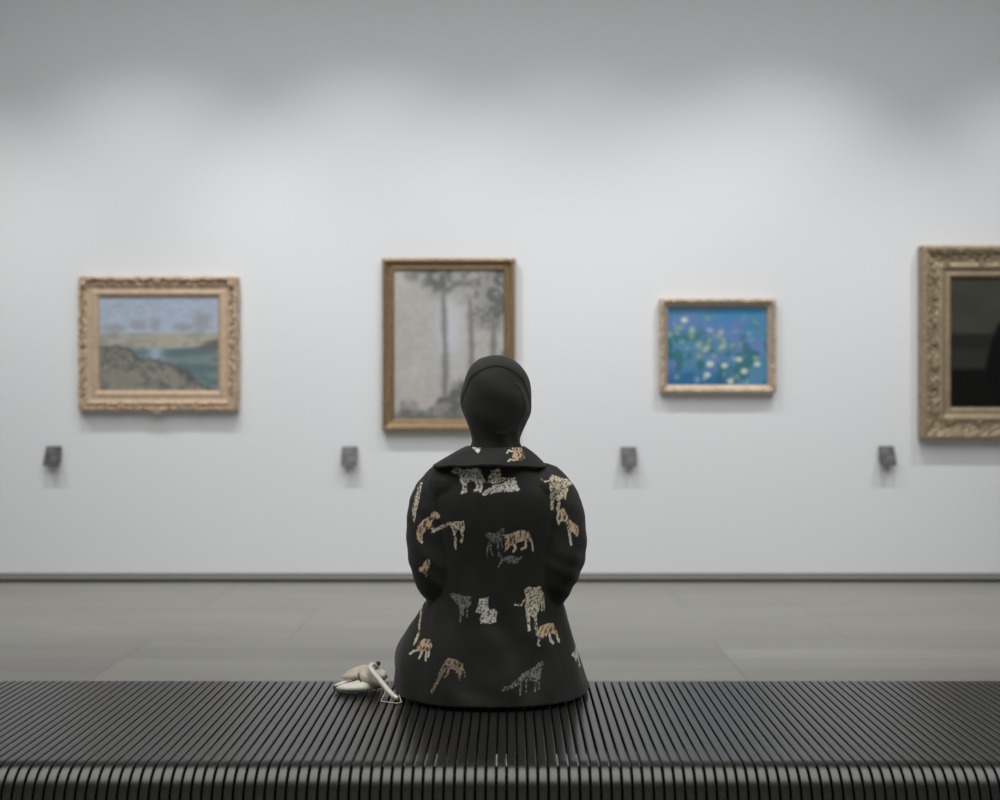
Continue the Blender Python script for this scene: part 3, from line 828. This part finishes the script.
# big cat print, drawn in cloth coordinates (cloth px: 2.42 mm)
def cats():
    C = []
    def A(kind, polys=(), limbs=(), plane=2.60): C.append((kind, polys, limbs, plane))
    # standing leopard + seated cub + lying leopard below the collar
    A('L', [[(450.5, 472), (452, 468.5), (456, 467), (459, 468), (463, 470), (470, 468.5), (478, 468), (481, 470), (482.5, 475), (484, 479), (487, 482), (483, 482), (479, 479), (473, 481), (468, 482), (462, 480.5), (459, 476), (455, 474), (452, 474)]],
      [((461, 479), (464, 485), (464, 491), (462, 492), 1.5), ((466, 480), (466.5, 487), (466, 491), 1.2), ((475, 479), (478, 484), (478, 489), (475, 490), 1.4), ((480, 480), (481.5, 486), (481, 491), 1.4)])
    A('W', [[(489, 482), (488, 477), (491, 473), (491, 469.5), (493, 470), (496, 469), (499, 467), (500, 470), (501, 474), (500.5, 477), (506, 477), (506, 480), (500, 481.5), (494, 483), (488, 482), (485, 481)]])
    A('L', [[(484, 491), (489, 487), (495, 484), (502, 483), (507, 480), (508, 477), (510, 478), (515, 477), (516.5, 480), (517, 484), (520, 488), (519, 490), (512, 491), (503, 491), (494, 492), (488, 493), (484, 495), (482, 493)]],
      [((486, 491), (491, 492), 1.5)])
    # collar motifs
    A('L', [[(471, 447), (476, 446), (480, 447), (480.5, 451), (478, 453), (475, 451), (472, 449)]], (), 2.58)
    A('T', [[(511, 445.5), (517, 445), (521, 447), (524, 454), (525, 459), (521, 461), (514, 460), (512, 457), (514, 452), (512, 449)]],
      [((514, 452), (509, 450.5), (507, 453), 0.9), ((515, 460), (510, 459), (508.5, 461), 0.9)], 2.58)
    # big standing lion coloured cat on the right shoulder
    A('W', [[(549, 477), (552, 474), (558, 476), (564, 479), (570, 480), (573.5, 484.5), (569, 486), (566.5, 494), (565, 499), (563, 496), (561, 499), (556, 500), (553, 496), (550, 492), (549, 486)]],
      [((551, 492), (552, 500), (551.5, 507), 1.8), ((558, 498), (558, 504), (557, 509), 1.5), ((549, 480), (545, 481), (541, 478), 0.8)], 2.64)
    A('T', [[(559, 507), (563, 506), (565, 511), (568, 517), (573, 521), (577, 525), (578.5, 530), (577.5, 534.5), (575, 534), (572, 530), (568, 531), (566, 526), (565, 520), (562, 519), (559, 516), (556, 511)]],
      [((558, 509), (556.5, 516), (558, 522), 1.0), ((568, 528), (569, 536), (570, 542), 1.1), ((563, 517), (559, 519), 1.0)], 2.66)
    # left sleeve
    A('W', [[(421, 482), (423, 482), (421.5, 490), (420, 500), (418.5, 507), (417, 514), (415.5, 521), (413.5, 517), (412.5, 510), (414, 502), (416, 494), (418, 487)]], (), 2.66)
    A('T', [[(432, 512), (435, 510), (440, 512), (440.5, 516), (438, 518), (434, 518), (433, 523), (435, 527), (431, 527), (428, 528), (425, 531), (423, 538), (421, 541), (418, 538), (416.5, 531), (419, 525), (424, 519), (429, 516)]],
      [((420, 533), (421, 540), (423, 541), 1.2), ((432, 526), (434, 529), 1.0)], 2.64)
    A('W', [[(451, 523), (454, 521), (464, 520), (465, 524), (465, 529), (462.5, 531), (459, 528.5), (456, 532), (452.5, 530), (450.5, 526)]],
      [((454, 530), (455.5, 538), (456, 548), 1.3), ((462, 529), (463, 535), (461.5, 541), 1.3), ((450, 523), (442, 527), (433, 532), 1.7)], 2.60)
    A('T', [[(426, 559), (429, 556.5), (431, 560), (430.5, 566), (428, 570), (427, 577), (425, 572), (420, 571), (419, 568), (423, 564)]], (), 2.63)
    # pair in the middle of the back
    A('G', [[(486, 533), (489, 531), (495, 532), (499, 530), (501, 527), (504, 526.5), (504.5, 531), (503, 537), (500, 541), (495, 542), (491, 540), (488, 538)]],
      [((489, 541), (487.5, 548), (487.5, 556), 0.9), ((498, 541), (498.5, 548), (499, 554), 1.1), ((502, 540), (502, 546), 1.0), ((491, 542), (491, 550), (493, 554), 0.8)])
    A('T', [[(504, 533), (511, 532), (517, 529.5), (524, 529), (528.5, 531), (530.5, 536), (530, 541), (526, 541), (521, 540), (517, 541.5), (511, 544), (508, 548), (504.5, 551), (505.5, 546), (505, 540)]],
      [((514, 542), (515.5, 547), (513.5, 550), 1.1), ((526, 540), (525.5, 546), (521.5, 548), 1.2), ((529.5, 535), (532, 543), (533, 550), 0.8)])
    A('G', [[(502, 560), (505, 555), (511, 554), (517, 556), (519, 560), (518, 562), (513, 562), (508, 561)]], [((502, 555), (501, 561), (499, 565), 1.1), ((518, 558), (522, 556), 0.8)])
    # lower row
    A('G', [[(449, 596), (452, 594), (456, 594), (464, 596), (470, 595), (472, 598), (471, 604), (468, 608), (462, 608), (457, 605), (453, 600)]],
      [((460, 607), (461, 614), (460, 621), 0.9), ((467, 607), (467.5, 612), (467, 616), 0.9), ((463, 607), (463, 615), 0.8)], 2.59)
    A('L', [[(479, 598), (482, 598), (485, 597.5), (488.5, 596), (489, 600), (488, 605), (490, 609), (495, 608), (497, 611), (496, 621), (490, 622.5), (481, 622), (480, 618), (482, 613), (476, 611), (478, 605)]], (), 2.59)
    A('W', [[(524, 590), (528, 587), (534, 588), (541, 587), (543.5, 593), (544.5, 600), (542, 602), (540, 606), (539, 612), (535, 618), (530, 616), (526, 613), (525, 606), (526, 598)]],
      [((527, 612), (528.5, 620), (529, 629), 1.5), ((535, 616), (536, 626), (537, 634), 1.4), ((542, 600), (542, 612), 0.8), ((544, 600), (544.5, 611), 0.9), ((525, 599), (521, 605), (515, 604), 0.8)], 2.59)
    A('T', [[(538, 626), (541, 624), (548, 623), (553, 623.5), (556, 629), (557.5, 635), (554, 634), (549, 632), (543, 636), (539, 637), (537, 632)]],
      [((539, 635), (537.5, 641), (539, 642.5), 1.0), ((549, 633), (550.5, 639), (553, 642), 1.1), ((556, 632), (557.5, 638), (559, 642), 1.1)], 2.62)
    # left hip
    A('W', (), [((422.5, 598), (421, 606), (420.5, 618), (420, 630), (416, 640), 1.1)], 2.68)
    A('T', [[(420, 639), (425, 636), (432, 635), (434, 640), (432, 645), (427, 646), (421, 648), (417, 645)]],
      [((420, 646), (414, 649), (410.5, 652), 1.0), ((424, 647), (420.5, 654), 1.0), ((428, 647), (427.5, 655), 1.0), ((431, 645), (430, 651), 0.9)], 2.65)
    A('B', [[(446, 660), (449, 657.5), (456, 659), (461, 663), (463, 670), (461, 676), (458, 673), (453, 668), (447, 668), (444, 672), (440, 678), (438, 675), (441, 668)]],
      [((449, 668), (447, 674), (445, 676), 0.9), ((459, 674), (460, 678), 1.1), ((440, 676), (436, 684), (432, 691), 1.5), ((462, 664), (465, 675), 0.7)], 2.57)
    # lower right pair, its shade put into the tone, and the light patch at the hip
    A('G', [[(499, 687.5), (504, 684), (510, 683), (515, 679), (519, 676), (523, 672), (529, 670), (535, 667), (538, 664), (543, 662), (544, 666), (541, 671), (541, 678), (536, 681), (529, 680), (524, 678), (519, 682), (511, 686), (503, 688)]],
      [((521, 680), (520, 692), 0.9), ((526, 680), (526, 690), 0.9), ((536, 679), (535, 690), 0.8), ((539, 677), (539, 688), 0.8)], 2.57)
    A('W', [[(570, 650.5), (575, 647), (579, 645), (580, 651), (578, 657), (574.5, 657), (573, 653)]], [((578, 655), (580, 667), 0.6)], 2.70)
    return C
TONE = {'L': (216, 212, 200), 'T': (208, 176, 140), 'W': (214, 204, 180), 'G': (124, 124, 122), 'B': (150, 134, 112)}  # the grey kind is pale print, its dimness in shade put into the tone
def in_poly(px, py, poly):
    inside = np.zeros(px.shape, bool); n = len(poly)
    for i in range(n):
        x1, y1 = poly[i]; x2, y2 = poly[(i + 1) % n]
        if y1 == y2: continue
        c = ((y1 > py) != (y2 > py)) & (px < (x2 - x1) * (py - y1) / (y2 - y1) + x1)
        inside ^= c
    return inside
def print_colors(co, no, base=(38, 38, 35), only_back=True):
    X, Y, Z = co[:, 0].astype(float), co[:, 1], co[:, 2].astype(float)
    back = no[:, 1] < 0.35
    out = np.ones((len(X), 3)) * s2l(base)
    wob = 0.5
    for (kind, polys, limbs, plane) in CATS:
        # front of the garment repeats the cloth mirrored
        k = plane / 1100.0
        u = np.where(back, X, 2 * SX - X) / k + 510; v = 405 + (CAM_H - Z) / k
        u = u + (noise2(X * 400, Z * 400, 5) - 0.5) * wob * 1.6; v = v + (noise2(X * 400, Z * 400, 6) - 0.5) * wob * 1.6
        m = np.zeros(len(X), bool)
        for p in polys: m |= in_poly(u, v, p)
        lm = np.zeros(len(X), bool)
        for l in limbs:
            pts, w = l[:-1], l[-1]
            for (ax, ay), (bx, by) in zip(pts[:-1], pts[1:]):
                dx, dy = bx - ax, by - ay; t = np.clip(((u - ax) * dx + (v - ay) * dy) / (dx * dx + dy * dy), 0, 1)
                lm |= (u - ax - t * dx) ** 2 + (v - ay - t * dy) ** 2 < w * w
        mm = m | lm
        mm &= ~((no[:, 2] > 0.55) & (Y > 2.80))      # the lap is plain cloth
        if not mm.any(): continue
        c = np.ones((len(X), 3)) * s2l(TONE[kind])
        if kind == 'T':
            pale = s2l((214, 204, 182)); c = np.where((lm & ~m)[:, None], pale, c)
            st = noise2(u * 0.95 + 0.25 * v, v * 0.34, 8) > 0.60
            c = np.where(st[:, None] & (~lm | m)[:, None], s2l((96, 80, 64)), c)
            patch = noise2(u * 0.5, v * 0.6, 19) > 0.60
            c = np.where((patch & ~st)[:, None], pale * 0.9, c)
        else:
            sp = noise2(u * 0.85, v * 0.85, 11) > 0.62
            c = np.where(sp[:, None], c * 0.20, c)
            c = c * (0.75 + 0.5 * noise2(X * 160, Z * 160, 17))[:, None]
        out = np.where(mm[:, None], c, out)
    return out
CATS = cats()
set_colors(coat, print_colors(co, no))
link('coat', coat, M['coat'], person, True)
# black cuffs end the sleeves at the wrist (coat tubes already closed there)

# ------- collar laid over the shoulders
nA, nB = 160, 26
verts = []; faces = []
for i in range(nA + 1):
    a = math.radians(-60 + 300 * i / nA) + math.pi          # sweeps from front right round the back to front left
    ca, sa = math.cos(a), math.sin(a)
    bk = max(0.0, -sa)
    side = abs(ca)
    wing = math.exp(-((side - 0.93) / 0.16) ** 2)
    for j in range(nB + 1):
        t = j / nB
        # neck stand, rolled edge, then the fall lying on the shoulders
        r0x, r0y, z0 = .064, .066, 1.000
        r1x, r1y, z1 = .070, .073, 1.024
        r2x, r2y = .112 + .026 * wing, .104
        z2 = .989 - .012 * wing - .004 * (1 - side)
        cyy = 2.664
        if t < 0.25:
            f = t / 0.25; rx = r0x + (r1x - r0x) * f; ry = r0y + (r1y - r0y) * f; zz = z0 + (z1 - z0) * math.sin(f * PI / 2)
        else:
            f = (t - 0.25) / 0.75; rx = r1x + (r2x - r1x) * f; ry = r1y + (r2y - r1y) * f
            zz = z1 + (z2 - z1) * f + 0.003 * math.sin(f * PI)
        xx = SX - .017 * t + rx * ca; yy = cyy + ry * sa
        zz += 0.003 * math.sin(a * 5 + t * 3) * t
        verts.append((xx, yy, zz))
for i in range(nA):
    for j in range(nB):
        v0 = i * (nB + 1) + j
        faces.append((v0, v0 + 1, v0 + nB + 2, v0 + nB + 1))
me = mesh_from(verts, faces)
o = link('collar', me, M['coat'], person, True)
sb = o.modifiers.new('sub', 'SUBSURF'); sb.levels = 1; sb.render_levels = 1
so_ = o.modifiers.new('s', 'SOLIDIFY'); so_.thickness = 0.006; so_.offset = 1
apply_mods(o)
cc = get_co(o.data); cn = get_no(o.data)
set_colors(o.data, print_colors(cc, np.tile(np.array([[0, -1, 0]]), (len(cc), 1))))

# ------- headscarf
keys = [(.985, .080, 2.662, .078), (1.008, .070, 2.660, .070), (1.030, .0610, 2.660, .066), (1.046, .0575, 2.662, .068), (1.068, .0645, 2.666, .080), (1.094, .0750, 2.668, .093), (1.120, .0818, 2.669, .1005),
        (1.152, .0838, 2.669, .103), (1.180, .0785, 2.668, .098), (1.200, .0715, 2.666, .090), (1.219, .0605, 2.664, .077), (1.233, .0470, 2.662, .060), (1.242, .0320, 2.661, .042), (1.2475, .0130, 2.660, .018)]
K = interp_rings(keys, 120)
nR = 200; verts = []; faces = []
for r in K:
    for i in range(nR):
        a = 2 * PI * i / nR; ca, sa = math.cos(a), math.sin(a)
        zz = r[0]
        xx = SX + r[1] * ca; yy = r[2] + r[3] * sa
        n = Vector((ca, sa, 0))
        # the wrapped front layer stands proud above an arched seam
        arch = 1.2165 - 7.0 * (xx - SX) ** 2 + 0.35 * max(0.0, -(yy - 2.60)) - 1.2 * max(0.0, yy - 2.61)
        step = float(sstep(-.0015, .0015, zz - arch)) * (1 if zz > 1.06 else 0)
        d = 0.0026 * step
        # crescent folds down the right, gathers at the nape
        d += 0.0022 * math.exp(-((math.hypot((xx - SX - .010) / 1.0, (zz - 1.130) * .85) - .058) / .0035) ** 2) * (1 if (xx > SX and sa < 0 and zz < 1.18) else 0)
        g = 1 - float(sstep(1.03, 1.10, zz))
        d += g * 0.0022 * math.sin(a * 9 + zz * 60)
        d += 0.0015 * math.sin(a * 3 + zz * 70)
        verts.append((xx + n.x * d, yy + n.y * d, zz + (0.0018 * step)))
for k in range(len(K) - 1):
    for i in range(nR):
        j = (i + 1) % nR
        a = 2 * PI * (i + .5) / nR
        zz = (K[k][0] + K[k + 1][0]) / 2
        ang = abs((a - PI / 2 + PI) % (2 * PI) - PI)
        if (ang / 0.72) ** 2 + ((zz - 1.102) / .078) ** 2 < 1: continue      # opening for the face
        faces.append((k * nR + i, k * nR + j, (k + 1) * nR + j, (k + 1) * nR + i))
verts.append((SX, 2.660, K[-1][0] + .0025)); tipi = len(verts) - 1
for i in range(nR): faces.append(((len(K) - 1) * nR + i, (len(K) - 1) * nR + (i + 1) % nR, tipi))
me = mesh_from(verts, faces)
o = link('headscarf', me, M['cloth'], person, True)
so_ = o.modifiers.new('s', 'SOLIDIFY'); so_.thickness = 0.0025; so_.offset = -1
apply_mods(o)

# ------------------------------------------------------------------ handbag lying on the bench
bag = empty('handbag', (-.385, 2.71, SEAT_Z), 'small ivory leather handbag with tube handle and bead chain, lying beside the person', 'handbag')
BS = 2.70 / 1100.0
def bp(px, py, y=2.70):       # a point of the bag at distance y
    k = y / 1100.0
    return Vector(((px - 510) * k, y, CAM_H - (py - 405) * k))
zb = SEAT_Z + 0.001
# pointed lower shell
bm = bmesh.new(); rings = []
for row in interp_rings([(-.436, .003, .004, .010, 2.735), (-.428, .008, .018, .010, 2.732), (-.410, .012, .032, .012, 2.728), (-.385, .015, .038, .014, 2.726), (-.362, .016, .040, .015, 2.728), (-.348, .014, .034, .014, 2.730), (-.340, .007, .020, .013, 2.73)], 30):
    x_, hh, hd, zc, yc = row
    rings.append([(x_, yc + hd * math.cos(t) , max(zb, zb + zc + hh * math.sin(t) * (1.0 if math.sin(t) > 0 else 0.85))) for t in [2 * PI * i / 32 for i in range(32)]])
loft(bm, rings); link('shell', bm_mesh(bm), M['bag'], bag, True)
# upper fold above it
bm = bmesh.new(); rings = []
for row in interp_rings([(-.418, .004, .010, .030, 2.735), (-.405, .010, .026, .033, 2.737), (-.388, .015, .036, .036, 2.738), (-.370, .018, .038, .038, 2.74), (-.350, .017, .036, .038, 2.74), (-.330, .012, .030, .034, 2.74), (-.322, .004, .016, .030, 2.74)], 26):
    x_, hh, hd, zc, yc = row
    rings.append([(x_, yc + .014 + hd * math.cos(t), zb + zc + hh * math.sin(t)) for t in [2 * PI * i / 32 for i in range(32)]])
loft(bm, rings); link('flap', bm_mesh(bm), M['bag_beige'], bag, True)
# wrapped band across the middle, slanting
bm = bmesh.new(); rings = []
for row in interp_rings([(-.364, .025, .047, .026), (-.355, .0285, .049, .029), (-.342, .0285, .049, .029), (-.328, .021, .044, .025)], 14):
    x_, hh, hd, zc = row
    rr = []
    for i in range(36):
        t = 2 * PI * i / 36
        z_ = zb + zc + hh * math.sin(t) * (1 if math.sin(t) > 0 else .93)
        rr.append((x_ - (z_ - zb - .026) * 0.55, 2.748 + hd * 0.9 * math.cos(t), max(zb + .0005, z_)))
    rings.append(rr)
loft(bm, rings); link('wrap_band', bm_mesh(bm), M['bag_beige'], bag, True)
edge = [rings[0][k] for k in range(7, 25)]  # dark tube put in for the shade of the crease along the band
bm = bmesh.new(); tube(bm, [(p[0] - .001, p[1] - .0008, max(p[2], zb + .002)) for p in edge], [.0013] * len(edge), 8)
link('piping_and_crease', bm_mesh(bm), M['bag_dark'], bag, True)
# dark piping and stitched studs
bm = bmesh.new()
tube(bm, [(-.437, 2.722, zb + .010), (-.425, 2.716, zb + .016), (-.408, 2.712, zb + .022), (-.392, 2.712, zb + .028), (-.380, 2.714, zb + .031)], [.0016] * 5, 8, 20)
tube(bm, [(-.437, 2.724, zb + .009), (-.428, 2.712, zb + .004), (-.405, 2.696, zb + .003), (-.372, 2.688, zb + .003)], [.0020] * 4, 8, 20)
link('piping_and_crease', bm_mesh(bm), M['bag_dark'], bag, True)
def strand(name, pts, r, gap, m=M['stud']):
    bm = bmesh.new(); pts = [Vector(p) for p in pts]; carry = 0.0
    for a, b2 in zip(pts[:-1], pts[1:]):
        d = (b2 - a).length; t = carry
        while t < d:
            bmesh.ops.create_icosphere(bm, subdivisions=1, radius=r, matrix=Matrix.Translation(a.lerp(b2, t / d))); t += gap
        carry = t - d
    return link(name, bm_mesh(bm), m, bag, True)
FR = [(-.418, .004, .010, .030, 2.735), (-.405, .010, .026, .033, 2.737), (-.388, .015, .036, .036, 2.738), (-.370, .018, .038, .038, 2.74), (-.350, .017, .036, .038, 2.74)]
def flap_pt(x_, deg, out=1.0):
    F = np.array(FR); hh, hd, zc, yc = [np.interp(x_, F[:, 0], F[:, k]) for k in (1, 2, 3, 4)]
    t = math.radians(deg)
    return (x_, yc + .014 + (hd + .001 * out) * math.cos(t), zb + zc + (hh + .001 * out) * math.sin(t))
strand('stud_trim', [flap_pt(-.417 + .028 * k / 10, 118 - k) for k in range(11)], .0019, .0042)
strand('stud_trim', [(-.400, 2.717, zb + .031), (-.386, 2.707, zb + .0275), (-.370, 2.6985, zb + .022), (-.352, 2.6965, zb + .014)], .0017, .0040)
# tube handle with a dark end, resting on the seat
h0 = Vector((-.340, 2.700, zb + .064)); h1 = Vector((-.270, 2.650, zb + .010))
bm = bmesh.new()
tube(bm, [(-.330, 2.735, zb + .060), (-.340, 2.722, zb + .066), (-.3435, 2.706, zb + .062), (-.333, 2.692, zb + .052), (-.312, 2.674, zb + .034), (-.291, 2.654, zb + .017), (-.278, 2.642, zb + .009)], [.0055, .0060, .0066, .0068, .0068, .0066, .0060], 18, 36)
link('handle', bm_mesh(bm), M['bag'], bag, True)
bm = bmesh.new(); ball(bm, (-.328, 2.735, zb + .066), .0062, .0062, .0062); link('handle_end', bm_mesh(bm), M['bag_dark'], bag, True)
bm = bmesh.new(); tube(bm, [(-.279, 2.643, zb + .009), (-.272, 2.636, zb + .007)], [.0070, .0062], 14); link('handle_ferrule', bm_mesh(bm), M['stud'], bag, True)
strand('bead_chain', [(-.300, 2.655, zb + .020), (-.308, 2.625, zb + .002), (-.266, 2.606, zb + .002), (-.258, 2.612, zb + .003), (-.266, 2.640, zb + .014)], .0018, .0036)
# pale gathered lobe behind the handle, with a frill of beads at its end
bm = bmesh.new()
for (c, r) in (((-.336, 2.742, zb + .040), (.024, .026, .016)), ((-.321, 2.738, zb + .036), (.017, .020, .014)), ((-.338, 2.745, zb + .020), (.022, .028, .019))):
    ball(bm, c, *r)
link('pouch', fused(bm, .003, 5), M['bag'], bag, True)
strand('bead_chain', [(-.306, 2.722, zb + .048), (-.300, 2.716, zb + .036), (-.300, 2.710, zb + .024)], .0016, .0036)
